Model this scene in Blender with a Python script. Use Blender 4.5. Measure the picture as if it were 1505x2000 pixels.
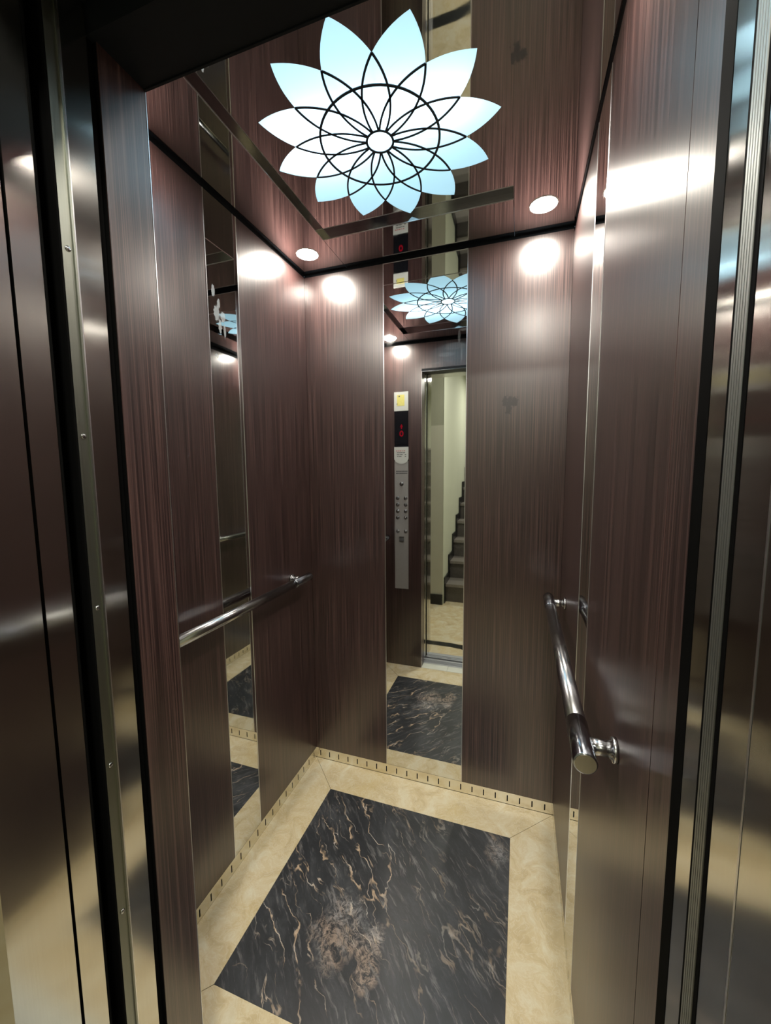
import bpy, bmesh, math, random
from mathutils import Vector, Matrix

random.seed(7)
S = bpy.context.scene
COL = S.collection
for o in list(bpy.data.objects):
    bpy.data.objects.remove(o)

# ------------------------------------------------------------------ camera
F_PX, YAW, PITCH, ROLL = 774.53, 0.326239, 0.100356, -0.0073870
CAM = Vector((0.93342, -1.65296, 1.42369))
cd = bpy.data.cameras.new('camera'); cam = bpy.data.objects.new('camera', cd); COL.objects.link(cam)
cd.sensor_fit = 'HORIZONTAL'; cd.sensor_width = 36.0
cd.lens = 36.0 * F_PX / 1505.0
cd.clip_start = 0.01; cd.clip_end = 50
fw = Vector((-math.sin(YAW) * math.cos(PITCH), math.cos(YAW) * math.cos(PITCH), -math.sin(PITCH)))
rt = Vector((math.cos(YAW), math.sin(YAW), 0)); up = rt.cross(fw)
r2 = rt * math.cos(ROLL) + up * math.sin(ROLL); u2 = -rt * math.sin(ROLL) + up * math.cos(ROLL)
m = Matrix((r2, u2, -fw)).transposed().to_4x4(); m.translation = CAM
cam.matrix_world = m
S.camera = cam

# ------------------------------------------------------------------ world, view, light levels
S.view_settings.view_transform = 'Standard'; S.view_settings.look = 'None'
S.view_settings.gamma = 1.0; S.view_settings.use_curve_mapping = False
S.view_settings.exposure = 0.68
w = bpy.data.worlds.new('world'); S.world = w; w.use_nodes = True
w.node_tree.nodes['Background'].inputs[0].default_value = (0.5, 0.6, 0.7, 1)
w.node_tree.nodes['Background'].inputs[1].default_value = 0.05
DOWNLIGHT = 190.0        # radiance of the downlight lenses
FLOWER_BASE = 0.30       # radiance of the edge-lit diffuser
FLOWER_LAMP = 4.0        # watts of each lamp in the light box behind the diffuser
LANDING_W = 16.0         # watts of the landing ceiling lamp

# ------------------------------------------------------------------ dimensions (metres)
W = 1.096; H = 2.30; YF = -1.052      # car width, ceiling height, inside face of the front wall
XD = 0.285                            # left side of the door opening
YJ = -1.138                           # outer end of the car jamb
HD = 2.10                             # door height
GAP = 0.014                           # shadow gap under the ceiling
BB = 0.053                            # baseboard height

# ------------------------------------------------------------------ materials
def new_mat(name):
    mt = bpy.data.materials.new(name); mt.use_nodes = True
    nt = mt.node_tree; nt.nodes.clear()
    out = nt.nodes.new('ShaderNodeOutputMaterial'); b = nt.nodes.new('ShaderNodeBsdfPrincipled')
    nt.links.new(b.outputs[0], out.inputs[0])
    return mt, nt, b, out

def N(nt, t, **k):
    n = nt.nodes.new(t)
    for a, v in k.items():
        if a.startswith('i_'):
            n.inputs[a[2:].replace('_', ' ')].default_value = v
        else:
            setattr(n, a, v)
    return n

def L(nt, a, b): nt.links.new(a, b)

def coords(nt, scale, rot=(0, 0, 0), loc=(0, 0, 0)):
    g = nt.nodes.new('ShaderNodeNewGeometry')
    mp = nt.nodes.new('ShaderNodeMapping')
    mp.inputs['Scale'].default_value = scale; mp.inputs['Rotation'].default_value = rot; mp.inputs['Location'].default_value = loc
    L(nt, g.outputs['Position'], mp.inputs['Vector'])
    return mp.outputs[0]

def ramp(nt, src, stops, interp='LINEAR'):
    r = nt.nodes.new('ShaderNodeValToRGB'); r.color_ramp.interpolation = interp
    e = r.color_ramp.elements
    while len(e) < len(stops): e.new(0.5)
    for i, (p, c) in enumerate(stops):
        e[i].position = p; e[i].color = c if len(c) == 4 else (*c, 1)
    L(nt, src, r.inputs[0]); return r.outputs[0]

def g3(v): return (v, v, v)

def mixc(nt, fac, a, b):
    n = nt.nodes.new('ShaderNodeMix'); n.data_type = 'RGBA'
    if hasattr(fac, 'links'): L(nt, fac, n.inputs[0])
    else: n.inputs[0].default_value = fac
    for s, i in ((a, 6), (b, 7)):
        if hasattr(s, 'links'): L(nt, s, n.inputs[i])
        else: n.inputs[i].default_value = s if len(s) == 4 else (*s, 1)
    return n.outputs[2]

def mth(nt, op, a, b=None, clamp=False):
    n = nt.nodes.new('ShaderNodeMath'); n.operation = op; n.use_clamp = clamp
    for s, i in ((a, 0), (b, 1)):
        if s is None: continue
        if hasattr(s, 'links'): L(nt, s, n.inputs[i])
        else: n.inputs[i].default_value = s
    return n.outputs[0]

def noise(nt, vec, scale=1.0, detail=4, rough=0.5, dist=0.0):
    n = nt.nodes.new('ShaderNodeTexNoise')
    n.inputs['Scale'].default_value = scale; n.inputs['Detail'].default_value = detail
    n.inputs['Roughness'].default_value = rough; n.inputs['Distortion'].default_value = dist
    L(nt, vec, n.inputs['Vector']); return n.outputs['Fac']

def blob(nt, centre, radii, wob=0.5, wscale=60):
    """a smear with a shape of its own: 1 inside a wobbly ellipsoid"""
    g = nt.nodes.new('ShaderNodeNewGeometry')
    s = nt.nodes.new('ShaderNodeVectorMath'); s.operation = 'SUBTRACT'; s.inputs[1].default_value = centre
    L(nt, g.outputs['Position'], s.inputs[0])
    d = nt.nodes.new('ShaderNodeVectorMath'); d.operation = 'DIVIDE'; d.inputs[1].default_value = radii
    L(nt, s.outputs[0], d.inputs[0])
    ln = nt.nodes.new('ShaderNodeVectorMath'); ln.operation = 'LENGTH'; L(nt, d.outputs[0], ln.inputs[0])
    nz = noise(nt, coords(nt, (1, 1, 1)), wscale, 4, 0.6)
    v = mth(nt, 'ADD', ln.outputs['Value'], mth(nt, 'MULTIPLY', mth(nt, 'SUBTRACT', nz, 0.5), wob * 4))
    return ramp(nt, v, [(0.75, g3(1)), (1.0, g3(0))])

def horizontal_grain(nt, b):
    """hairline finish runs up and down, so reflections spread sideways"""
    g = nt.nodes.new('ShaderNodeNewGeometry'); x = nt.nodes.new('ShaderNodeVectorMath'); x.operation = 'CROSS_PRODUCT'
    L(nt, g.outputs['True Normal'], x.inputs[0]); x.inputs[1].default_value = (0.001, 0.002, 1.0)
    L(nt, x.outputs[0], b.inputs['Tangent'])

def wood_mat():
    mt, nt, b, out = new_mat('dark_wood_laminate')
    fine = noise(nt, coords(nt, (380, 380, 2.2)), 1, 2, 0.5)
    wide = noise(nt, coords(nt, (110, 110, 0.7)), 1, 4, 0.6, 0.1)
    wav = noise(nt, coords(nt, (9, 9, 0.5)), 1, 2)
    v = mth(nt, 'ADD', mth(nt, 'MULTIPLY', fine, 0.84), mth(nt, 'MULTIPLY', wide, 0.16))
    c = ramp(nt, v, [(0.38, (0.016, 0.007, 0.007)), (0.50, (0.042, 0.020, 0.019)), (0.62, (0.110, 0.057, 0.050))])
    c = mixc(nt, mth(nt, 'MULTIPLY', wav, 0.35), c, (0.046, 0.026, 0.026))
    # hand mark on the back wall, right of the mirror
    bl = None
    for cx_, cz_, rx, rz in ((0.870, 1.695, .012, .022), (0.888, 1.690, .012, .030), (0.906, 1.692, .016, .022), (0.884, 1.668, .014, .028)):
        q = blob(nt, (cx_, 0, cz_), (rx, 0.05, rz), 0.45, 90)
        bl = q if bl is None else mth(nt, 'MAXIMUM', bl, q)
    c = mixc(nt, bl, c, (0.012, 0.006, 0.005))
    L(nt, c, b.inputs['Base Color'])
    b.inputs['IOR'].default_value = 2.0
    blot = noise(nt, coords(nt, (3.0, 3.0, 2.2)), 1, 3)
    ro = mth(nt, 'ADD', mth(nt, 'MULTIPLY', fine, 0.08), mth(nt, 'MULTIPLY', blot, 0.08))
    ro = mth(nt, 'ADD', ro, 0.23)
    ro = mth(nt, 'ADD', ro, mth(nt, 'MULTIPLY', bl, 0.25))
    L(nt, ro, b.inputs['Roughness'])
    b.inputs['Anisotropic'].default_value = 0.06
    horizontal_grain(nt, b)
    bp = nt.nodes.new('ShaderNodeBump'); bp.inputs['Strength'].default_value = 0.05; bp.inputs['Distance'].default_value = 0.0004
    L(nt, v, bp.inputs['Height']); L(nt, bp.outputs[0], b.inputs['Normal'])
    return mt

def steel_mat(name, col, rough, aniso, streak=0.06, bump=0.02):
    mt, nt, b, out = new_mat(name)
    fine = noise(nt, coords(nt, (700, 700, 4)), 1, 2)
    sm = noise(nt, coords(nt, (6, 6, 5)), 1, 4, 0.6)
    b.inputs['Metallic'].default_value = 1
    c = mixc(nt, mth(nt, 'MULTIPLY', fine, 0.5), (*col, 1), tuple(x * 0.78 for x in col))
    L(nt, c, b.inputs['Base Color'])
    ro = mth(nt, 'ADD', mth(nt, 'MULTIPLY', sm, streak), rough - streak * 0.5)
    L(nt, ro, b.inputs['Roughness'])
    b.inputs['Anisotropic'].default_value = aniso
    horizontal_grain(nt, b)
    if bump:
        bp = nt.nodes.new('ShaderNodeBump'); bp.inputs['Strength'].default_value = bump; bp.inputs['Distance'].default_value = 0.0002
        L(nt, fine, bp.inputs['Height']); L(nt, bp.outputs[0], b.inputs['Normal'])
    return mt

def mirror_mat(name, col, smudges=(), strength=0.55):
    mt, nt, b, out = new_mat(name)
    b.inputs['Metallic'].default_value = 1
    wipe = noise(nt, coords(nt, (14, 14, 3)), 1, 5, 0.65)
    ro = mth(nt, 'MULTIPLY', ramp(nt, wipe, [(0.5, g3(0)), (0.85, g3(1))]), 0.05)
    ro = mth(nt, 'ADD', ro, 0.015)
    c = (*col, 1)
    if smudges:
        bl = None
        for ce, ra in smudges:
            q = blob(nt, ce, ra, 0.30, 110)
            bl = q if bl is None else mth(nt, 'MAXIMUM', bl, q)
        bl = mth(nt, 'MULTIPLY', bl, strength)
        d = nt.nodes.new('ShaderNodeBsdfDiffuse'); d.inputs[0].default_value = (0.62, 0.66, 0.68, 1)
        mx = nt.nodes.new('ShaderNodeMixShader'); L(nt, bl, mx.inputs[0]); L(nt, b.outputs[0], mx.inputs[1]); L(nt, d.outputs[0], mx.inputs[2])
        L(nt, mx.outputs[0], out.inputs[0])
    b.inputs['Base Color'].default_value = c
    L(nt, ro, b.inputs['Roughness'])
    return mt

def plain(name, col, rough=0.5, metal=0.0, ior=1.45, var=0.1, vscale=30):
    mt, nt, b, out = new_mat(name)
    nz = noise(nt, coords(nt, (1, 1, 1)), vscale, 3)
    c = mixc(nt, mth(nt, 'MULTIPLY', nz, 1.0), tuple(x * (1 - var) for x in col), tuple(min(1, x * (1 + var)) for x in col))
    L(nt, c, b.inputs['Base Color'])
    b.inputs['Roughness'].default_value = rough; b.inputs['Metallic'].default_value = metal; b.inputs['IOR'].default_value = ior
    return mt

def emit(name, col, s):
    mt = bpy.data.materials.new(name); mt.use_nodes = True; nt = mt.node_tree; nt.nodes.clear()
    out = nt.nodes.new('ShaderNodeOutputMaterial'); e = nt.nodes.new('ShaderNodeEmission')
    e.inputs[0].default_value = (*col, 1); e.inputs[1].default_value = s
    L(nt, e.outputs[0], out.inputs[0]); return mt

def cream_marble(name='cream_marble', base=1.0):
    mt, nt, b, out = new_mat(name)
    warp = nt.nodes.new('ShaderNodeTexNoise'); warp.inputs['Scale'].default_value = 7; warp.inputs['Detail'].default_value = 3
    L(nt, coords(nt, (1, 1, 1)), warp.inputs['Vector'])
    add = nt.nodes.new('ShaderNodeVectorMath'); add.operation = 'MULTIPLY_ADD'; add.inputs[1].default_value = (0.16, 0.16, 0.16)
    L(nt, warp.outputs['Color'], add.inputs[0]); L(nt, coords(nt, (1, 1, 1)), add.inputs[2])
    a = noise(nt, add.outputs[0], 12, 6, 0.6, 0.8)
    big = noise(nt, add.outputs[0], 4, 3, 0.5)
    sw = noise(nt, add.outputs[0], 26, 4, 0.6, 1.8)
    c = ramp(nt, a, [(0.30, (0.58 * base, 0.46 * base, 0.26 * base)), (0.5, (0.71 * base, 0.595 * base, 0.375 * base)), (0.72, (0.78 * base, 0.72 * base, 0.54 * base))])
    c = mixc(nt, mth(nt, 'MULTIPLY', ramp(nt, big, [(0.55, g3(0)), (0.75, g3(1))]), 0.5), c, (0.64 * base, 0.49 * base, 0.22 * base))
    rid = mth(nt, 'ABSOLUTE', mth(nt, 'SUBTRACT', sw, 0.5))
    c = mixc(nt, mth(nt, 'MULTIPLY', ramp(nt, rid, [(0.0, g3(1)), (0.04, g3(0))]), 0.30), c, (0.86 * base, 0.82 * base, 0.68 * base))
    L(nt, c, b.inputs['Base Color'])
    b.inputs['Roughness'].default_value = 0.26; b.inputs['IOR'].default_value = 1.5
    return mt

def black_marble():
    mt, nt, b, out = new_mat('black_gold_marble')
    base = coords(nt, (1, 1, 1), rot=(0, 0, math.radians(46)))
    def warped(scale, amt, det=4):
        wn = nt.nodes.new('ShaderNodeTexNoise'); wn.inputs['Scale'].default_value = scale; wn.inputs['Detail'].default_value = det
        L(nt, base, wn.inputs['Vector'])
        ad = nt.nodes.new('ShaderNodeVectorMath'); ad.operation = 'MULTIPLY_ADD'; ad.inputs[1].default_value = (amt, amt, amt)
        L(nt, wn.outputs['Color'], ad.inputs[0]); L(nt, base, ad.inputs[2]); return ad.outputs[0]
    def mp(src, sc, loc=(0, 0, 0)):
        q = nt.nodes.new('ShaderNodeMapping'); q.inputs['Scale'].default_value = sc; q.inputs['Location'].default_value = loc
        L(nt, src, q.inputs['Vector']); return q.outputs[0]
    wA = warped(5, 0.06); wB = warped(7, 0.13, 5)
    zone = noise(nt, coords(nt, (1, 1, 1), loc=(2.3, 7.6, 0)), 3.2, 3, 0.5)
    cloud = noise(nt, mp(wA, (4, 9, 1)), 1.0, 9, 0.75, 0.4)
    c = ramp(nt, cloud, [(0.30, (0.016, 0.018, 0.021)), (0.52, (0.034, 0.037, 0.042)), (0.70, (0.075, 0.080, 0.088)), (0.85, (0.14, 0.14, 0.15))])
    # fine pale streaks
    n2 = noise(nt, mp(wA, (9, 62, 1)), 1.0, 5, 0.7)
    v2 = ramp(nt, n2, [(0.54, g3(0)), (0.68, g3(1))])
    gate = noise(nt, mp(base, (7, 16, 1), (4, 1, 0)), 1.0, 3, 0.6)
    v2 = mth(nt, 'MULTIPLY', v2, ramp(nt, gate, [(0.36, g3(0.06)), (0.62, g3(0.85))]))
    c = mixc(nt, v2, c, (0.26, 0.25, 0.25))
    # where this slab carries its gold: a broad drift down the left and middle, little at the far right
    def area(ce, ra, a, b_):
        g = nt.nodes.new('ShaderNodeNewGeometry'); s_ = nt.nodes.new('ShaderNodeVectorMath'); s_.operation = 'SUBTRACT'; s_.inputs[1].default_value = ce
        L(nt, g.outputs['Position'], s_.inputs[0]); d_ = nt.nodes.new('ShaderNodeVectorMath'); d_.operation = 'DIVIDE'; d_.inputs[1].default_value = ra; L(nt, s_.outputs[0], d_.inputs[0])
        l_ = nt.nodes.new('ShaderNodeVectorMath'); l_.operation = 'LENGTH'; L(nt, d_.outputs[0], l_.inputs[0])
        v_ = mth(nt, 'ADD', l_.outputs['Value'], mth(nt, 'MULTIPLY', mth(nt, 'SUBTRACT', noise(nt, coords(nt, (1, 1, 1)), 14, 4, 0.6), 0.5), 1.6))
        return ramp(nt, v_, [(a, g3(1)), (b_, g3(0))])
    drift = area((0.36, -0.52, 0), (0.26, 0.50, 1), 0.55, 1.15)
    drift = mth(nt, 'ADD', mth(nt, 'MULTIPLY', drift, 0.7), 0.30)
    # thin gold and white veins
    for sc, loc, wdt, lo, hi, seed in (((1.6, 7.0, 1), (0, 0, 0), 0.0070, 0.42, 0.52, 0), ((2.2, 11.0, 1), (9, 4, 0), 0.0060, 0.48, 0.58, 3), ((3.2, 15.0, 1), (5, 8, 0), 0.006, 0.54, 0.64, 6)):
        n1 = noise(nt, mp(wB, sc, loc), 1.0, 4, 0.5)
        v1 = ramp(nt, mth(nt, 'ABSOLUTE', mth(nt, 'SUBTRACT', n1, 0.5)), [(0.0, g3(1)), (wdt * .5, g3(0.8)), (wdt, g3(0))])
        br = noise(nt, mp(base, (9, 9, 1), (seed, 2, 0)), 1.0, 3, 0.6)
        z1 = ramp(nt, br, [(lo, g3(0.0)), (hi, g3(1))])
        gold = mixc(nt, ramp(nt, br, [(0.5, g3(0)), (0.68, g3(1))]), (0.72, 0.52, 0.34), (0.72, 0.68, 0.62))
        c = mixc(nt, mth(nt, 'MULTIPLY', mth(nt, 'MULTIPLY', v1, z1), mth(nt, 'MULTIPLY', drift, 0.85)), c, gold)
    # pale cloudy patches with a coppery rim
    fl = noise(nt, wB, 55, 6, 0.8, 0.8)
    pa = mth(nt, 'MAXIMUM', area((0.435, -0.655, 0), (0.085, 0.120, 1), 0.6, 1.1), area((0.545, -0.690, 0), (0.045, 0.110, 1), 0.6, 1.1))
    pa = mth(nt, 'MAXIMUM', pa, mth(nt, 'MULTIPLY', area((0.885, -0.235, 0), (0.050, 0.060, 1), 0.5, 1.0), 0.7))
    pm = mth(nt, 'MULTIPLY', pa, ramp(nt, fl, [(0.44, g3(0)), (0.58, g3(1))]))
    c = mixc(nt, mth(nt, 'MULTIPLY', pm, 0.7), c, mixc(nt, ramp(nt, cloud, [(0.45, g3(0)), (0.6, g3(1))]), (0.50, 0.38, 0.30), (0.40, 0.39, 0.39)))
    L(nt, c, b.inputs['Base Color'])
    b.inputs['Roughness'].default_value = 0.33; b.inputs['IOR'].default_value = 1.55
    return mt

M = {}
M['wood'] = wood_mat()
M['steel'] = steel_mat('brushed_steel', (0.66, 0.645, 0.61), 0.13, 0.86, 0.04)
M['steel_bar'] = steel_mat('satin_steel_bar', (0.50, 0.50, 0.51), 0.22, 0.0, 0.04, 0)
M['chrome'] = steel_mat('polished_chrome', (0.46, 0.49, 0.55), 0.15, 0.0, 0.03, 0)
M['turned'] = steel_mat('turned_steel', (0.42, 0.41, 0.38), 0.3, 0.6, 0.1, 0)
M['edge'] = steel_mat('bright_edge', (0.86, 0.86, 0.88), 0.28, 0.0, 0.03, 0)
M['plate'] = plain('panel_steel', (0.52, 0.51, 0.49), 0.42, 0.45, var=.05, vscale=60)
M['mirror'] = mirror_mat('mirror_steel', (0.74, 0.75, 0.74), [
    ((.708, 0, 1.985), (.020, .05, .006)), ((.690, 0, 1.960), (.006, .05, .030)), ((.672, 0, 1.925), (.050, .05, .016)),
    ((.640, 0, 1.895), (.040, .05, .010)), ((.700, 0, 1.900), (.004, .05, .040)), ((.598, 0, 1.865), (.030, .05, .005))], 0.06)
M['mirror_l'] = mirror_mat('mirror_steel_marked', (0.70, 0.71, 0.71), [
    ((0, -0.578, 1.998), (.05, .0085, .020)), ((0, -0.556, 1.968), (.05, .0075, .017)), ((0, -0.566, 1.935), (.05, .014, .026)),
    ((0, -0.538, 1.932), (.05, .012, .020)), ((0, -0.553, 1.900), (.05, .008, .026)), ((0, -0.532, 1.890), (.05, .006, .024)), ((0, -0.574, 1.80), (.05, .010, .008))])
M['mirror_c'] = mirror_mat('ceiling_mirror', (0.74, 0.75, 0.76))
M['base'] = steel_mat('vent_strip_steel', (0.86, 0.83, 0.74), 0.22, 0.0, 0.04, 0)
M['black'] = plain('black_gap', (0.006, 0.008, 0.010), 0.6)
M['header'] = plain('black_painted_header', (0.010, 0.012, 0.015), 0.42)
M['recess'] = steel_mat('dark_recess_steel', (0.50, 0.50, 0.51), 0.10, 0.0, 0.05, 0)
M['rubber_gap'] = plain('rubber_and_gap_black', (0.004, 0.004, 0.004), 0.7, ior=1.25)  # real rubber edges, and the dark of open door gaps put into colour
for k_ in ('rubber_gap', 'black', 'header'):
    M[k_].node_tree.nodes['Principled BSDF'].inputs['Specular IOR Level'].default_value = 0.25 if k_ == 'header' else 0.08
M['alu'] = steel_mat('anodised_aluminium', (0.42, 0.44, 0.42), 0.45, 0.3)
M['alu_s'] = plain('sill_aluminium', (0.50, 0.52, 0.56), 0.4, 0.5, var=.08)
M['alu_l'] = steel_mat('olive_aluminium', (0.30, 0.31, 0.27), 0.40, 0.3)
M['cream'] = cream_marble()
M['cream_l'] = cream_marble('landing_marble', 0.92)
M['white_stone'] = plain('white_stone', (0.72, 0.74, 0.66), 0.35, var=0.15, vscale=12)
M['marble'] = black_marble()
M['joint'] = plain('tile_joint', (0.16, 0.12, 0.07), 0.8)
M['paint'] = plain('pale_green_wall_paint', (0.60, 0.62, 0.50), 0.7, var=0.06, vscale=3)
M['wall_olive'] = plain('olive_upper_wall', (0.30, 0.30, 0.23), 0.7, var=0.06, vscale=3)
M['paint_b'] = plain('beige_wall_paint', (0.44, 0.43, 0.35), 0.7, var=0.06, vscale=3)
M['granite'] = plain('grey_brown_granite', (0.085, 0.075, 0.068), 0.35, var=0.6, vscale=120)
M['skirt'] = plain('black_skirting_marble', (0.007, 0.008, 0.010), 0.25, var=0.4, vscale=20)
M['downlight'] = emit('downlight_lens', (1.0, 0.93, 0.82), DOWNLIGHT)
M['downlight_trim'] = plain('white_lamp_trim', (0.75, 0.74, 0.70), 0.4)
M['card'] = plain('white_card', (0.62, 0.64, 0.60), 0.5, var=0.05)
M['yellow'] = plain('yellow_sticker', (0.72, 0.66, 0.20), 0.5, var=0.12, vscale=80)
M['ink'] = plain('grey_ink', (0.10, 0.10, 0.10), 0.6)
M['red_led'] = emit('red_digit', (1.0, 0.02, 0.05), 0.17)
M['red_ink'] = plain('red_ink', (0.5, 0.08, 0.08), 0.6)
M['display'] = plain('display_glass', (0.008, 0.009, 0.012), 0.12, ior=1.5)
M['lamp'] = emit('landing_lamp', (1.0, 0.97, 0.88), 6.0)

def flower_mat():
    mt = bpy.data.materials.new('frosted_cyan_diffuser'); mt.use_nodes = True; nt = mt.node_tree; nt.nodes.clear()
    out = nt.nodes.new('ShaderNodeOutputMaterial')
    e = nt.nodes.new('ShaderNodeEmission'); e.inputs[0].default_value = (0.50, 0.78, 0.88, 1); e.inputs[1].default_value = FLOWER_BASE
    t = nt.nodes.new('ShaderNodeBsdfTranslucent'); t.inputs[0].default_value = (0.78, 0.92, 0.98, 1)
    g = nt.nodes.new('ShaderNodeBsdfDiffuse'); g.inputs[0].default_value = (0.18, 0.24, 0.27, 1)
    a = nt.nodes.new('ShaderNodeAddShader'); b = nt.nodes.new('ShaderNodeAddShader')
    mx = nt.nodes.new('ShaderNodeMixShader'); mx.inputs[0].default_value = 0.7
    L(nt, g.outputs[0], mx.inputs[1]); L(nt, t.outputs[0], mx.inputs[2])
    L(nt, e.outputs[0], a.inputs[0]); L(nt, mx.outputs[0], a.inputs[1]); L(nt, a.outputs[0], out.inputs[0])
    return mt
M['flower'] = flower_mat()
M['tracery'] = plain('black_tracery', (0.012, 0.020, 0.028), 0.35)

# ------------------------------------------------------------------ mesh helpers
def box(bm, x0, x1, y0, y1, z0, z1):
    vs = [bm.verts.new((x, y, z)) for x in (min(x0, x1), max(x0, x1)) for y in (min(y0, y1), max(y0, y1)) for z in (min(z0, z1), max(z0, z1))]
    for f in ((0, 1, 3, 2), (4, 6, 7, 5), (0, 4, 5, 1), (2, 3, 7, 6), (0, 2, 6, 4), (1, 5, 7, 3)):
        bm.faces.new([vs[i] for i in f])

def cyl(bm, p, q, r, n=28, r1=None, caps=True):
    p, q = Vector(p), Vector(q); d = (q - p).normalized()
    a = d.orthogonal().normalized(); b = d.cross(a); r1 = r if r1 is None else r1
    A = [bm.verts.new(p + (a * math.cos(t) + b * math.sin(t)) * r) for t in [2 * math.pi * i / n for i in range(n)]]
    B = [bm.verts.new(q + (a * math.cos(t) + b * math.sin(t)) * r1) for t in [2 * math.pi * i / n for i in range(n)]]
    for i in range(n):
        f = bm.faces.new((A[i], A[(i + 1) % n], B[(i + 1) % n], B[i])); f.smooth = True
    if caps:
        bm.faces.new(A[::-1]); bm.faces.new(B)

def lathe(bm, p, d, prof, n=36):
    """prof: list of (distance along d, radius)"""
    p, d = Vector(p), Vector(d).normalized(); a = d.orthogonal().normalized(); b = d.cross(a)
    rings = []
    for s, r in prof:
        rings.append([bm.verts.new(p + d * s + (a * math.cos(t) + b * math.sin(t)) * max(r, 1e-5)) for t in [2 * math.pi * i / n for i in range(n)]])
    for R0, R1 in zip(rings, rings[1:]):
        for i in range(n):
            f = bm.faces.new((R0[i], R0[(i + 1) % n], R1[(i + 1) % n], R1[i])); f.smooth = True
    bm.faces.new(rings[0][::-1]); bm.faces.new(rings[-1])

def prism(bm, pts, z0, z1):
    A = [bm.verts.new((x, y, z0)) for x, y in pts]; B = [bm.verts.new((x, y, z1)) for x, y in pts]
    n = len(pts)
    for i in range(n): bm.faces.new((A[i], A[(i + 1) % n], B[(i + 1) % n], B[i]))
    bm.faces.new(A[::-1]); bm.faces.new(B)

def ribbon(bm, pts, wd, z0, z1):
    """flat line of width wd along pts in the xy plane"""
    n = len(pts); Lp = []; Rp = []
    for i in range(n):
        a = Vector(pts[max(i - 1, 0)]); b = Vector(pts[min(i + 1, n - 1)])
        t = (b - a).normalized(); nn = Vector((-t.y, t.x)); c = Vector(pts[i])
        Lp.append(c + nn * wd / 2); Rp.append(c - nn * wd / 2)
    v = [[bm.verts.new((q.x, q.y, z)) for q in arr] for arr in (Lp, Rp) for z in (z0, z1)]
    l0, l1, r0, r1 = v
    for i in range(n - 1):
        bm.faces.new((l0[i], l0[i + 1], r0[i + 1], r0[i])); bm.faces.new((l1[i], r1[i], r1[i + 1], l1[i + 1]))
        bm.faces.new((l0[i], l1[i], l1[i + 1], l0[i + 1])); bm.faces.new((r0[i], r0[i + 1], r1[i + 1], r1[i]))
    for i in (0, n - 1): bm.faces.new((l0[i], l1[i], r1[i], r0[i]))

def empty(name, loc=(0, 0, 0)):
    o = bpy.data.objects.new(name, None); o.empty_display_size = 0.05; COL.objects.link(o); o.location = loc; return o

def obj(name, bm, mt, parent=None, bevel=0.0, label=None, kind=None):
    if bevel:
        es = [e for e in bm.edges if len(e.link_faces) == 2 and e.calc_face_angle(0) > 0.5]
        bmesh.ops.bevel(bm, geom=es, offset=bevel, segments=2, affect='EDGES', profile=0.5)
    bmesh.ops.recalc_face_normals(bm, faces=bm.faces)
    me = bpy.data.meshes.new(name); bm.to_mesh(me); bm.free()
    me.materials.append(mt)
    o = bpy.data.objects.new(name, me); COL.objects.link(o)
    if parent:
        o.parent = parent
        loc = Vector((0, 0, 0)); q = parent
        while q: loc += q.location; q = q.parent
        me.transform(Matrix.Translation(-loc))     # meshes are written in world coordinates
    if label: o['label'] = label
    if kind: o['kind'] = kind
    return o

def bx(name, dims, mt, parent=None, bevel=0.0, label=None, kind=None):
    bm = bmesh.new(); box(bm, *dims); return obj(name, bm, mt, parent, bevel, label, kind)

def tag(o, label, cat, group=None, kind=None):
    o['label'] = label; o['category'] = cat
    if group: o['group'] = group
    if kind: o['kind'] = kind
    return o

def struct(name, label, cat, loc=(0, 0, 0)): return tag(empty(name, loc), label, cat, None, 'structure')

# ================================================================== THE CAR
# ---- floor
floor = struct('floor', 'lift car floor of black gold-veined marble framed by cream marble strips', 'floor')
bx('base_slab', (-0.02, W + 0.02, 0.02, YF - 0.02, -0.04, -0.0035), M['joint'], floor)
GX0, GX1, GY0, GY1 = 0.158, 0.932, -0.164, -0.888
J = 0.0008
bm = bmesh.new(); prism(bm, [(GX0, GY1), (GX1, GY1), (GX1, GY0), (GX0, GY0)], -0.0035, 0.0); obj('marble_tile', bm, M['marble'], floor, 0.0003, 'black marble slab with gold and white veins')
for pts in (
    [(J, -J * 2), (GX0 + J, GY0 + J), (GX1 - J, GY0 + J), (W - J, -J * 2)],
    [(0, -J * 3), (0, YF + J * 3), (GX0 - J, GY1), (GX0 - J, GY0)],
    [(W, -J * 3), (GX1 + J, GY0), (GX1 + J, GY1), (W, YF + J * 3)],
    [(J, YF + J), (W - J, YF + J), (GX1 - J, GY1 - J), (GX0 + J, GY1 - J)]):
    bm = bmesh.new(); prism(bm, pts, -0.0035, 0.0); obj('border_tile', bm, M['cream'], floor, 0.0003)

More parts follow.
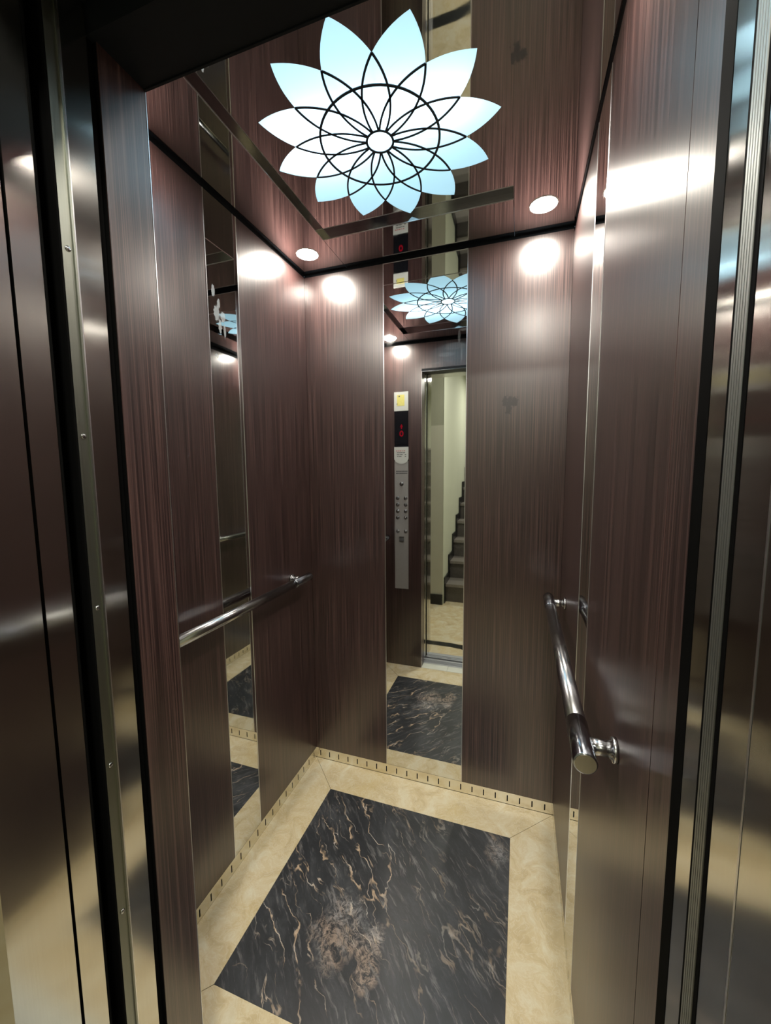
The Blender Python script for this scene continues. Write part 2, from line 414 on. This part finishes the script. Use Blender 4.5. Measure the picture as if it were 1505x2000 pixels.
# ---- perforated vent baseboards: a plate with real slots over a dark backing
def baseboard(name, label, along, face, c0, c1, first, sgn):
    st = struct(name, label, 'baseboard')
    def B(n, a0, a1, z0, z1, mt, d0, d1):
        if along == 'x': return bx(n, (a0, a1, face + sgn * d0, face + sgn * d1, z0, z1), mt, st)
        return bx(n, (face + sgn * d0, face + sgn * d1, a0, a1, z0, z1), mt, st)
    B('backing', c0, c1, 0, BB, M['black'], 0.004, 0.012)
    bm = bmesh.new(); edges = [c0]; a = first; sl = []
    while a < c1 - 0.01:
        sl.append(a); a += 0.0497
    def bb(a0, a1, z0, z1):
        if along == 'x': box(bm, a0, a1, face, face + sgn * 0.0015, z0, z1)
        else: box(bm, face, face + sgn * 0.0015, a0, a1, z0, z1)
    zb, zt = 0.013, 0.040
    bb(c0, c1, 0.0012, zb); bb(c0, c1, zt, BB - 0.001)
    p = c0
    for s in sl:
        bb(p, s - 0.0024, zb, zt); p = s + 0.0024
    bb(p, c1, zb, zt)
    obj('slotted_plate', bm, M['base'], st)
baseboard('baseboard_back', 'slotted steel vent strip along the foot of the back wall', 'x', 0.0, 0.0, W, 0.022, 1)
baseboard('baseboard_left', 'slotted steel vent strip along the foot of the left wall', 'y', 0.0, YF, 0.0, YF + 0.030, -1)
baseboard('baseboard_right', 'slotted steel vent strip along the foot of the right wall', 'y', W, YF, 0.0, YF + 0.030, 1)

# ---- wall panels (each panel, mirror and edge strip is its own piece)
TH = 0.018
ZT = H - GAP
def wall_x(name, label, sgn, face, segs, y_end=YF, ZT=ZT):
    """side wall, plane x = face, room on the side of -sgn"""
    st = struct(name, label, 'wall')
    bx('core', (face + sgn * TH, face + sgn * (TH + 0.02), 0.02, y_end, 0, H), M['black'], st)
    for kind, a, b in segs:
        g = 0.0006
        if kind == 'wood': bx('wood_panel', (face, face + sgn * TH, -a - g, -b + g, BB, ZT), M['wood'], st, 0.0008)
        elif kind == 'mirror':
            bx('mirror_panel', (face, face + sgn * TH, -a - g, -b + g, BB, ZT), M['mirror_l'] if sgn < 0 else M['mirror'], st, 0)
            for e in (a, b):
                bx('edge_strip', (face - sgn * 0.0009, face + sgn * 0.002, -e - 0.0013, -e + 0.0013, BB, ZT), M['edge'], st)
    return st
wall_x('wall_left', 'left car wall of dark wood-grain panels with one narrow mirror strip', -1, 0.0, [('wood', 0.0, .455), ('mirror', .455, .604), ('wood', .604, -YF)])
wall_x('wall_right', 'right car wall of dark wood-grain panels with a narrow mirror strip behind the handrail', 1, W, [('wood', 0.0, .472), ('mirror', .472, .624), ('wood', .624, 1.112)], -1.112, H - .025)
wb = struct('wall_back', 'back car wall of dark wood-grain panels with a tall mirror between them', 'wall')
bx('core', (-0.04, W + 0.04, TH, TH + 0.02, 0, H), M['black'], wb)
MB0, MB1 = 0.3715, 0.7205
for a, b in ((0.0, MB0), (MB1, W)):
    bx('wood_panel', (a + .0006, b - .0006, 0, TH, BB, ZT), M['wood'], wb, 0.0008)
bx('mirror_panel', (MB0 + .0006, MB1 - .0006, 0.0, TH, BB, ZT), M['mirror'], wb)
for e in (MB0, MB1):
    bx('edge_strip', (e - 0.0014, e + 0.0014, -0.0009, 0.002, BB, ZT), M['edge'], wb)
bx('edge_strip', (MB0, MB1, -0.0009, 0.002, ZT - 0.0022, ZT), M['edge'], wb)
for x0, x1, y0, y1 in ((-.018, .0, YF, .018), (W, W + .018, YF, .018), (-.018, W + .018, .0, .018)):
    pass

# front wall: return panel on the left, header across the door opening
wf = struct('wall_front', 'front car wall with dark wood-grain return panel and header round the doorway', 'wall')
bx('return_panel', (-0.02, XD, YF, YJ, 0.001, ZT), M['wood'], wf, 0.0011)
bx('edge_strip', (XD - 0.0008, XD + 0.0007, YF - 0.0008, YF + 0.0007, 0.001, HD), M['edge'], wf)
bx('header_panel', (XD, W, YF, YF - 0.0035, HD + .018, ZT), M['wood'], wf, 0.0008)
bx('header_edge', (XD, W, YF + 0.0004, YF - 0.0035, HD - 0.001, HD + 0.0175), M['header'], wf)
bx('edge_strip', (XD, W, YF + 0.0002, YF + 0.0006, HD - 0.0008, HD + 0.0001), M['edge'], wf)
bx('header_soffit', (-0.05, W + 0.10, YF - 0.0040, -1.150, HD + 0.001, H + 0.06), M['header'], wf)
bx('jamb_panel', (W, W + 0.03, -1.1135, -1.182, 0.001, H - .025), M['wood'], wf, 0.0008)

# black strip in the shadow gap above all walls
tg = struct('trim_1', 'black shadow-gap trim running between wall tops and mirrored ceiling', 'trim')
bx('gap_strip', (-0.006, -0.003, YF, 0.0, ZT - .004, H), M['black'], tg)
bx('gap_strip', (W + 0.003, W + 0.006, -1.18, 0.0, H - .029, H), M['black'], tg)
bx('gap_strip', (0.0, W, 0.003, 0.006, ZT - .004, H), M['black'], tg)
bx('gap_strip', (0.0, W, YF - 0.003, YF - 0.006, ZT - .004, H), M['black'], tg)

# ---- ceiling: mirror panels round a shallow recess with the lit flower
RX0, RX1, RY0, RY1, RH = 0.205, 0.892, -0.212, -0.886, 0.020
ce = struct('ceiling', 'mirror-polished car ceiling with a shallow recess round the flower light', 'ceiling')
FC = Vector((0.549, -0.540)); FR = 0.318; CT = 0.91; RHUB = 0.036; RRING = 0.161
TC = 0.006
def pc(name, pts, z0=H, z1=H + TC, mt=None, bev=0.0):
    bm = bmesh.new(); prism(bm, pts, z0, z1); return obj(name, bm, mt or M['mirror_c'], ce, bev)
j = 0.0007
pc('mirror_panel', [(-.01, -1.15), (RX0 - j, -1.15), (RX0 - j, RY0), (RX0 - j, 0.01), (-.01, 0.01)])
pc('mirror_panel', [(RX1 + j, -1.15), (W + .01, -1.15), (W + .01, .01), (RX1 + j, .01)])
pc('mirror_panel', [(RX0 + j, RY0 + j), (RX1 - j, RY0 + j), (RX1 - j, .01), (RX0 + j, .01)])
pc('mirror_panel', [(RX0 + j, -1.15), (RX1 - j, -1.15), (RX1 - j, RY1 - j), (RX0 + j, RY1 - j)])
for n_, d in (('recess_side', (RX0 - .004, RX0, RY1, RY0, H + .0015, H + RH + .003)), ('recess_side', (RX1, RX1 + .004, RY1, RY0, H + .0065, H + RH + .003)),
              ('recess_side', (RX0, RX1, RY0, RY0 + .004, H + .0015, H + RH + .003)), ('recess_side', (RX0, RX1, RY1 - .004, RY1, H + .0015, H + RH + .003)),
              ('recess_lip', (RX0 - .002, RX0 + .0005, RY1, RY0, H - .0012, H + .0015)), ('recess_lip', (RX0, RX1, RY0 - .0005, RY0 + .002, H - .0012, H + .0015)),
              ('recess_lip', (RX0, RX1, RY1 - .002, RY1 + .0005, H - .0012, H + .0015))):
    bx(n_, d, M['recess'] if n_ == 'recess_side' else M['edge'], ce, 0.0 if n_ == 'recess_side' else 0.0009)
bx('top_cover', (-.05, W + .05, -1.15, .05, H + 0.13, H + 0.14), M['black'], ce)

def petal_r(phi): return FR * (math.cos(phi) - math.sin(phi) * CT)
def fpt(r, ang): return (FC.x + r * math.sin(ang), FC.y - r * math.cos(ang))
D15 = math.radians(15)
outline = []
for k in range(12):
    a0 = k * math.pi / 6
    for i in range(-8, 8):
        ph = D15 * i / 8; outline.append(fpt(petal_r(abs(ph)), a0 + ph))
# recessed mirror plate with a flower-shaped hole over the light box
bm = bmesh.new()
o_ = [bm.verts.new((x, y, H + RH)) for x, y in outline]
r_ = [bm.verts.new((x, y, H + RH)) for x, y in ((RX0, RY1), (RX1, RY1), (RX1, RY0), (RX0, RY0))]
ed = [bm.edges.new((o_[i], o_[(i + 1) % len(o_)])) for i in range(len(o_))] + [bm.edges.new((r_[i], r_[(i + 1) % 4])) for i in range(4)]
bmesh.ops.triangle_fill(bm, use_beauty=True, use_dissolve=False, edges=ed)
# drop any face that fell inside the flower
for f in list(bm.faces):
    c = f.calc_center_median(); dx, dy = c.x - FC.x, -(c.y - FC.y); rr = math.hypot(dx, dy)
    a = math.atan2(dx, dy) % (math.pi / 6); a = min(a, math.pi / 6 - a)
    if rr < petal_r(a) - 1e-4 and all(v in o_ for v in f.verts): bm.faces.remove(f)
ex = bmesh.ops.extrude_face_region(bm, geom=list(bm.faces))
bmesh.ops.translate(bm, vec=(0, 0, 0.003), verts=[v for v in ex['geom'] if isinstance(v, bmesh.types.BMVert)])
obj('recess_mirror', bm, M['mirror_c'], ce)

fl = empty('ceiling_light', (FC.x, FC.y, H + RH)); tag(fl, 'large backlit twelve-petal flower ceiling light with black tracery in the mirrored ceiling', 'light')
# light box
bm = bmesh.new()
zb0, zb1 = H + RH + .006, H + RH + .085; q = FR + .02
for d in ((FC.x - q, FC.x - q + .003, FC.y - q, FC.y + q, zb0, zb1), (FC.x + q - .003, FC.x + q, FC.y - q, FC.y + q, zb0, zb1),
          (FC.x - q, FC.x + q, FC.y - q, FC.y - q + .003, zb0, zb1), (FC.x - q, FC.x + q, FC.y + q - .003, FC.y + q, zb0, zb1),
          (FC.x - q, FC.x + q, FC.y - q, FC.y + q, zb1, zb1 + .003)):
    box(bm, *d)
obj('light_box', bm, plain('light_box_grey', (0.30, 0.31, 0.32), 0.8), fl)
ZP = H + RH + 0.0005
for k in range(12):
    a0 = k * math.pi / 6
    pts = [fpt(RHUB, a0 - D15 + D15 * 2 * i / 4) for i in range(5)][::-1]
    pts = [fpt(petal_r(abs(D15 * i / 12)), a0 + D15 * i / 12) for i in range(-12, 13)] + pts
    bm = bmesh.new(); prism(bm, pts, ZP, ZP + .002); obj('petal', bm, M['flower'], fl)
bm = bmesh.new(); prism(bm, [fpt(RHUB - .001, 2 * math.pi * i / 40) for i in range(40)], ZP, ZP + .002); obj('hub_disc', bm, M['flower'], fl)
bm = bmesh.new()
zt0, zt1 = H + RH - .0012, H + RH + .0003
amax = math.acos(0)  # find the angle at which the petal edge meets the hub
lo, hi = 0.0, math.atan(1 / CT)
for _ in range(40):
    md = (lo + hi) / 2
    if petal_r(md) > RHUB: lo = md
    else: hi = md
pend = lo
for k in range(12):
    for s in (-1, 1):
        pts = []
        for i in range(29):
            ph = D15 + (pend - D15) * i / 28
            pts.append(fpt(petal_r(ph), k * math.pi / 6 + s * ph))
        ribbon(bm, pts, 0.0052, zt0, zt1)
obj('tracery', bm, M['tracery'], fl)
bm = bmesh.new()
for r, wd in ((RRING, .0062), (RHUB, .006)):
    ribbon(bm, [fpt(r, 2 * math.pi * i / 72) for i in range(73)], wd, zt0 - .0002, zt1)
obj('ring', bm, M['tracery'], fl)
for i in range(6):
    ld = bpy.data.lights.new('box_lamp', 'POINT'); ld.energy = FLOWER_LAMP / 6 * (1.5, 1.4, 1.0, 1.0, .8, .6)[i]; ld.color = (0.86, 0.95, 1.0); ld.shadow_soft_size = 0.03
    lo_ = bpy.data.objects.new('box_lamp', ld); COL.objects.link(lo_); lo_.parent = fl; lo_.location = (-0.22 + 0.088 * i, -0.055, 0.072)     # one row of lamps across the box

# ---- downlights
def downlight(x, y, label):
    t = empty('downlight', (x, y, H)); tag(t, label, 'light', 'downlights in the mirrored ceiling')
    bm = bmesh.new(); n = 40
    prof = [(0.0, 0.046), (-0.0015, 0.0455), (-0.0022, 0.0440), (-0.0012, 0.0425)]
    rings = [[bm.verts.new((x + r * math.cos(2 * math.pi * i / n), y + r * math.sin(2 * math.pi * i / n), H + z)) for i in range(n)] for z, r in prof]
    for A, B in zip(rings, rings[1:]):
        for i in range(n): bm.faces.new((A[i], A[(i + 1) % n], B[(i + 1) % n], B[i])).smooth = True
    obj('trim_ring', bm, M['downlight_trim'], t)
    bm = bmesh.new(); prism(bm, [(x + .0425 * math.cos(2 * math.pi * i / n), y + .0425 * math.sin(2 * math.pi * i / n)) for i in range(n)], H - .0012, H - .0002)
    obj('lens', bm, M['downlight'], t, 0, 'glowing warm white lens')
downlight(.098, -.144, 'round warm white downlight in the back left corner of the mirrored ceiling')
downlight(.985, -.150, 'round warm white downlight in the back right corner of the mirrored ceiling')
downlight(.100, -.925, 'round warm white downlight half hidden by the door header, above the left jamb')
downlight(.985, -.925, 'round warm white downlight in the front right corner of the ceiling, outside the frame')

# ---- handrails
def handrail(face, sgn, label, grp):
    """sgn: direction from the wall into the room along x"""
    X = face + sgn * 0.053; Z = 0.962; ya, yb = -1.000, -0.118
    t = empty('handrail', (face, -0.56, Z)); tag(t, label, 'handrail', grp)
    bm = bmesh.new(); cyl(bm, (X, -0.888, Z), (X, -0.245, Z), 0.0172, 40); obj('bar', bm, M['steel_bar'], t)
    for y0, y1 in ((ya, -0.8885), (yb, -0.2445)):
        d = 1 if y1 > y0 else -1; ln = abs(y1 - y0)
        bm = bmesh.new(); lathe(bm, (X, y0, Z), (0, d, 0), [(0, .0155), (.0005, .0176), (.002, .0183), (ln - .001, .0183), (ln, .0174)], 40)
        s = obj('end_sleeve', bm, M['chrome'], t, label='polished chrome end sleeve')
        bm = bmesh.new(); cyl(bm, (X, y0 - d * .0006, Z), (X, y0 + d * .0003, Z), .0158, 40); obj('end_cap', bm, M['turned'], s)
    for y in (-0.950, -0.178):
        bm = bmesh.new(); cyl(bm, (X - sgn * .012, y, Z), (face + sgn * .006, y, Z), 0.0130, 32)
        b_ = obj('bracket', bm, M['steel_bar'], t)
        bm = bmesh.new(); lathe(bm, (face, y, Z), (sgn, 0, 0), [(0.0, .0205), (.0055, .0205), (.0070, .0195), (.0075, .0150), (.0105, .0142), (.011, .0128)], 36)
        obj('flange', bm, M['steel_bar'], b_)
    return t
handrail(W, -1, 'brushed steel handrail on the right wall, chrome ends, nearer the camera', 'handrails')
handrail(0.0, 1, 'brushed steel handrail on the left wall crossing the narrow mirror strip', 'handrails')

# ---- car operating panel on the inside face of the front return (seen in the back mirror)
cp = empty('control_panel', (0.138, YF, 1.27)); tag(cp, 'tall steel lift button panel on the front wall, seen in the back mirror', 'control panel')
PX0, PX1 = 0.090, 0.190; Yp = YF + 0.004
# card and notice are plates in line with the panel
bx('face_plate', (PX0, PX1, YF, Yp, .580, 1.500), M['plate'], cp, 0.0006)
bx('display_housing', (PX0, PX1, YF, Yp + .0005, 1.618, 1.845), M['display'], cp, 0.0006, 'black glass floor indicator')
bx('lower_display', (PX0, PX1, YF, Yp + .0005, 1.500, 1.6165), M['display'], cp, 0.0006)
cd_ = bx('card_holder', (PX0 - .001, PX1 + .001, YF, Yp + .001, 1.846, 1.975), M['card'], cp, 0.0008, 'white card with yellow sticker')
bx('sticker', (.110, .164, Yp + .001, Yp + .0016, 1.880, 1.955), M['yellow'], cd_)
bx('sticker_mark', (.122, .132, Yp + .0016, Yp + .0020, 1.940, 1.950), M['ink'], cd_)
bx('sticker_mark', (.108, .114, Yp + .0016, Yp + .0020, 1.890, 1.897), M['ink'], cd_)
# rounded notice plate
bm = bmesh.new(); pts = [(PX0 - .0015, 1.598), (PX0 - .0015, 1.520)]
for i in range(1, 24):
    a = math.pi * i / 24; pts.append((.14 - .0515 * math.cos(a), 1.520 - .040 * math.sin(a)))
pts += [(PX1 + .0015, 1.520), (PX1 + .0015, 1.598)]
A = [bm.verts.new((x, YF + .001, z)) for x, z in pts]; B = [bm.verts.new((x, Yp + .002, z)) for x, z in pts]
for i in range(len(pts)): bm.faces.new((A[i], A[(i + 1) % len(pts)], B[(i + 1) % len(pts)], B[i]))
bm.faces.new(A); bm.faces.new(B[::-1])
nt_ = obj('notice_plate', bm, M['card'], cp, label='white round-ended notice with small grey print')
for z, xs, mt in ((1.571, [(.102, .112), (.116, .124), (.128, .140), (.146, .152), (.158, .166)], 'red_ink'), (1.558, [(.108, .122), (.124, .150), (.153, .168)], 'ink'),
              (1.544, [(.108, .126), (.130, .150)], 'ink'), (1.532, [(.110, .120), (.124, .142)], 'ink'), (1.544, [(.166, .176)], 'ink'), (1.532, [(.166, .176)], 'ink')):
    bm = bmesh.new()
    for a, b in xs: box(bm, a, b, Yp + .002, Yp + .0025, z - .0025, z + .0025)
    obj('print_line', bm, M[mt], nt_)
# two lines of engraved lettering, too small to read in the photograph
for z in (1.428, 1.414):
    bm = bmesh.new(); x = .101; rnd = random.Random(int(z * 1000))
    while x < .180:
        a = rnd.uniform(.004, .008); box(bm, x, x + a, Yp, Yp + .0005, z - .0042, z + .0042); x += a + .0018
    obj('engraved_line', bm, M['ink'], cp)
# red arrow and digit
bm = bmesh.new()
for i in range(22):
    a0, a1 = 2 * math.pi * i / 22, 2 * math.pi * (i + 1) / 22
    o4 = [(.142 + .0150 * math.cos(a), 1.690 + .021 * math.sin(a)) for a in (a0, a1)]; i4 = [(.142 + .0065 * math.cos(a), 1.690 + .011 * math.sin(a)) for a in (a1, a0)]
    v = [bm.verts.new((x, Yp + .0012, z)) for x, z in o4 + i4]; bm.faces.new(v)
obj('red_digit', bm, M['red_led'], cp)
bm = bmesh.new()
bm.faces.new([bm.verts.new((x, Yp + .0012, z)) for x, z in ((.131, 1.735), (.153, 1.735), (.142, 1.757))])
box(bm, .138, .146, Yp + .0008, Yp + .0012, 1.722, 1.736)
obj('red_arrow', bm, M['red_led'], cp)
def button(x, z, r, mark, dome=True):
    bm = bmesh.new(); lathe(bm, (x, Yp, z), (0, 1, 0), [(0, r + .002), (.0018, r + .0016), (.0028, r), (.0022, r - .002)], 24)
    b_ = obj('button', bm, M['chrome'], cp)
    bm = bmesh.new(); lathe(bm, (x, Yp + .0015, z), (0, 1, 0), [(0, r - .0026), (.003, r - .003), (.0040, r - .0055), (.0044, .001)], 24)
    obj('button_cap', bm, M['steel_bar'], b_)
    if mark:
        bx('button_mark', (x - .0022, x + .0022, Yp + .0052, Yp + .0062, z - .0048, z + .0048), M['ink'], b_)
button(.141, 1.338, .013, True)
for z in (1.238, 1.191, 1.145, 1.098):
    for x in (.112, .170): button(x, z, .0115, True)
for x in (.112, .170): button(x, 1.000, .0115, False)
sw = bx('key_switch', (.124, .158, Yp, Yp + .003, .928, .962), M['ink'], cp, .0006)
bx('switch_bar', (.124, .158, Yp + .003, Yp + .0045, .957, .963), M['steel_bar'], sw)
bx('switch_bar', (.124, .158, Yp + .003, Yp + .0045, .927, .932), M['steel_bar'], sw)

# ================================================================== DOORS
# left: retracted car door, landing door and steel landing frame, edges facing the opening
X1 = XD - 0.002
def vscrews(x, y, zs, parent, sx):
    for z in zs:
        bm = bmesh.new(); lathe(bm, (x, y, z), (sx, 0, 0), [(0, .0042), (.0008, .0042), (.0016, .0030), (.0018, .0008)], 16)
        obj('screw', bm, M['steel_bar'], parent)
DT = 2.14
d1 = struct('door_1', 'retracted car door leaf on the left with screwed aluminium edge channel', 'door', (X1, -1.19, 0))
bx('jamb_gap_dark', (X1 - .03, X1 + .0006, -1.1381, -1.1392, .01, HD), M['rubber_gap'], wf)  # jamb end covered in black to pass for the dark gap beside it
bx('dark_gap_back', (X1 - .40, X1 - .006, -1.1400, -1.1530, .01, DT), M['rubber_gap'], d1)  # black block stands in for the shade inside the gap
bx('leaf', (X1 - .40, X1, -1.1535, -1.1945, .01, DT), M['steel'], d1, .0015)
bx('leaf_lip', (X1 - .012, X1 + .0006, -1.1930, -1.1950, .01, DT), M['edge'], d1)
bm = bmesh.new()
for y0, y1, dx in ((-1.1955, -1.1985, .0015), (-1.1985, -1.2125, -.001), (-1.2125, -1.2155, .0015)):
    box(bm, X1 - .05, X1 + dx, y0, y1, .01, DT)
obj('edge_channel', bm, M['alu_l'], d1)
bx('edge_seal', (X1 - .05, X1 + .001, -1.2155, -1.2185, .01, DT), M['rubber_gap'], d1)
vscrews(X1 - .001, -1.2055, (1.761, 1.483, 1.205, .928, .648, .37, .09), d1, 1)
d2 = struct('door_2', 'retracted brushed steel landing door leaf on the left, beyond a black gap', 'door', (X1, -1.26, 0))
bx('dark_gap_fill', (X1 - .10, X1 - .030, -1.2190, -1.2420, .01, DT), M['rubber_gap'], d2)  # shade of the gap between the leaves, put in as black fill
bx('rubber_lip', (X1 - .05, X1 + .001, -1.2400, -1.2430, .01, DT), M['rubber_gap'], d2)
bx('leaf', (X1 - .40, X1, -1.2435, -1.2800, .01, DT), M['steel'], d2, .0015)
bx('dark_gap_fill', (X1 - .10, X1 - .012, -1.2802, -1.2848, .01, DT), M['rubber_gap'], d2)  # narrow gap, its darkness given by colour
# right
X2 = W
d3 = struct('door_3', 'retracted car door leaf on the right with ribbed aluminium edge strip', 'door', (X2, -1.23, 0))
bx('dark_gap_fill', (X2 - .0004, X2 + .12, -1.1825, -1.2060, .01, DT), M['rubber_gap'], d3)  # black surface in place of the shaded open gap
bx('leaf', (X2, X2 + .40, -1.2065, -1.2385, .01, DT), M['steel'], d3, .0015)
bx('edge_seal', (X2 - .0005, X2 + .05, -1.2390, -1.2435, .01, DT), M['rubber_gap'], d3)
bm = bmesh.new()
for i in range(5):
    a = -1.2438 - i * .0040; box(bm, X2 - .001, X2 + .03, a, a - .0028, .01, DT)
box(bm, X2 + .0005, X2 + .03, -1.2438, -1.2636, .01, DT)
obj('ribbed_strip', bm, M['alu'], d3)
bx('edge_seal', (X2 - .0005, X2 + .05, -1.2640, -1.2700, .01, DT), M['rubber_gap'], d3)
d4 = struct('door_4', 'retracted brushed steel landing door leaf on the right edge of the view', 'door', (X2, -1.29, 0))
bx('leaf', (X2, X2 + .40, -1.2705, -1.3130, .01, DT), M['steel'], d4, .0015)
bx('leaf_lip', (X2 - .0008, X2 + .02, -1.3132, -1.3155, .01, DT), M['edge'], d4)

# landing frame (jambs and lintel)
fr = struct('trim_2', 'brushed steel landing door frame at the outer edges of the view', 'trim')
bx('jamb', (X1 - .06, X1 + .0005, -1.2850, -1.3650, 0, 2.13), M['steel'], fr, .002)
bx('jamb', (X2 - .0005, X2 + .06, -1.3160, -1.4000, 0, 2.13), M['steel'], fr, .002)
bx('lintel', (X1 - .06, X2 + .06, -1.2850, -1.4000, 2.13, 2.25), M['steel'], fr, .002)
bx('shaft_header', (-.30, W + .30, -1.1505, -1.2845, 2.145, 2.45), M['header'], fr)

# thresholds
si = struct('trim_3', 'door threshold of white stone strip and grooved grey aluminium sills', 'trim')
xs = XD
for x0, x1 in ((XD, .47), (.4715, .75), (.7515, W)):
    bx('stone_strip', (x0, x1, YF - .002, -1.128, -.02, 0.0), M['white_stone'], si, .0005)
bm = bmesh.new()
box(bm, XD - .3, W + .3, -1.130, -1.212, -.03, -.008)
for a, b in ((-1.130, -1.150), (-1.158, -1.166), (-1.174, -1.182), (-1.190, -1.212)): box(bm, XD - .3, W + .3, a, b, -.009, 0.0)
obj('car_sill', bm, M['alu_s'], si)
bm = bmesh.new()
box(bm, XD - .3, W + .3, -1.236, -1.316, -.03, -.008)
for a, b in ((-1.236, -1.250), (-1.258, -1.270), (-1.278, -1.316)): box(bm, XD - .3, W + .3, a, b, -.009, 0.0)
obj('landing_sill', bm, M['alu_s'], si)
bx('shaft_gap', (XD - .3, W + .3, -1.213, -1.235, -.06, -.03), M['black'], si)

# ================================================================== LANDING (seen in the mirrors)
lf = struct('floor_landing', 'cream marble landing floor with a thin bent black inlay band', 'floor')
bx('slab', (-2.2, 2.6, -1.317, -5.2, -.05, -.004), M['joint'], lf)
xs_ = [-2.2, -1.5, -.75, .0, .75, 1.5, 2.6]; ys_ = [-1.317, -2.06, -2.80, -3.55, -4.3, -5.2]
for i in range(len(xs_) - 1):
    for k in range(len(ys_) - 1):
        bx('floor_tile', (xs_[i] + .001, xs_[i + 1] - .001, ys_[k] - .0005, ys_[k + 1] + .0005, -.004, 0), M['cream_l'], lf)
bm = bmesh.new()
pts = [(-2.2, -1.50), (.42, -1.495), (.52, -1.480), (.60, -1.450), (.66, -1.410), (.70, -1.36), (.72, -1.325)]
ribbon(bm, pts, .075, .0, .0012); obj('inlay_band', bm, M['skirt'], lf, label='black marble inlay band')
CH = 2.75
lc = struct('ceiling_landing', 'plain pale ceiling over the landing', 'ceiling'); bx('ceiling_slab', (-2.2, 2.6, -1.30, -5.2, CH, CH + .05), M['paint'], lc)
wl = struct('wall_landing', 'pale landing wall facing the lift, olive above and lighter below', 'wall')
bx('upper_wall', (-2.2, .178, -2.47, -2.60, 1.90, CH), M['wall_olive'], wl)  # upper part darker and more olive than the lower
bx('lower_wall', (-2.2, .178, -2.468, -2.60, .0, 1.8995), M['paint_b'], wl)
bx('skirting', (-2.2, .178, -2.452, -2.467, .0, .11), M['skirt'], wl, .001)
w2 = struct('wall_stair', 'pale green wall running back beside the landing stairs', 'wall')
bx('wall_face', (.120, .180, -2.601, -5.2, 0, CH), M['paint'], w2)
bx('corner_face', (.179, .182, -2.466, -2.601, 0, CH), M['paint'], w2)
w3 = struct('wall_far', 'pale walls closing the landing behind the camera', 'wall')
bx('end_wall', (.12, 2.6, -5.2, -5.25, 0, CH), M['paint'], w3)
bx('side_wall', (2.6, 2.65, -1.3, -5.25, 0, CH), M['paint'], w3)
bx('side_wall', (-2.25, -2.2, -1.3, -2.6, 0, CH), M['paint'], w3)
w4 = struct('wall_shaft', 'pale wall of the lift shaft round the steel landing frame', 'wall')
bx('shaft_wall', (-2.2, X1 - .061, -1.300, -1.362, 0, CH), M['paint'], w4)
bx('shaft_wall', (X2 + .061, 2.6, -1.318, -1.395, 0, CH), M['paint'], w4)
bx('shaft_wall', (X1 - .061, X2 + .061, -1.300, -1.395, 2.2505, CH), M['paint'], w4)
# stairs climbing away from the lift
stt = empty('staircase', (.75, -2.6, 0)); tag(stt, 'grey-brown granite stairs rising beside the pale wall, seen in the back mirror', 'stairs')
for i in range(9):
    y = -2.59 - i * .265; z = .2 * (i + 1)
    s_ = bx('step', (.196, 1.30, y, y - .285, z - .2, z - .03), M['granite'], stt)
    bx('tread', (.196, 1.30, y + .018, y - .285, z - .0295, z), plain('polished_tread', (.20, .18, .16), .3, var=.4, vscale=120) if i == 0 else bpy.data.materials['polished_tread'], s_, .002)
    bm = bmesh.new(); box(bm, .1830, .1955, y + .075, y - .20, z - .2, z + .085)
    obj('stair_skirting', bm, M['skirt'], stt)
def landing_lamp(x, y, label, watts):
    lp = empty('landing_lamp', (x, y, CH)); tag(lp, label, 'light')
    bm = bmesh.new(); lathe(bm, (x, y, CH), (0, 0, -1), [(0, .15), (.02, .15), (.03, .14)], 36); obj('housing', bm, M['downlight_trim'], lp)
    bm = bmesh.new(); lathe(bm, (x, y, CH - .0305), (0, 0, -1), [(0, .135), (.006, .13)], 36); obj('diffuser', bm, M['lamp'], lp)
    ld = bpy.data.lights.new('lamp_light', 'AREA'); ld.shape = 'DISK'; ld.size = .26; ld.energy = watts; ld.color = (1.0, .97, .86)
    l_ = bpy.data.objects.new('lamp_light', ld); COL.objects.link(l_); l_.parent = lp; l_.location = (0, 0, -.045)
landing_lamp(.9, -2.0, 'round white lamp on the landing ceiling just outside the lift door', LANDING_W)
landing_lamp(.9, -3.9, 'added unseen lamp on the ceiling above the granite stairs', LANDING_W * .8)  # added light for the stairwell, out of view, housing put round it
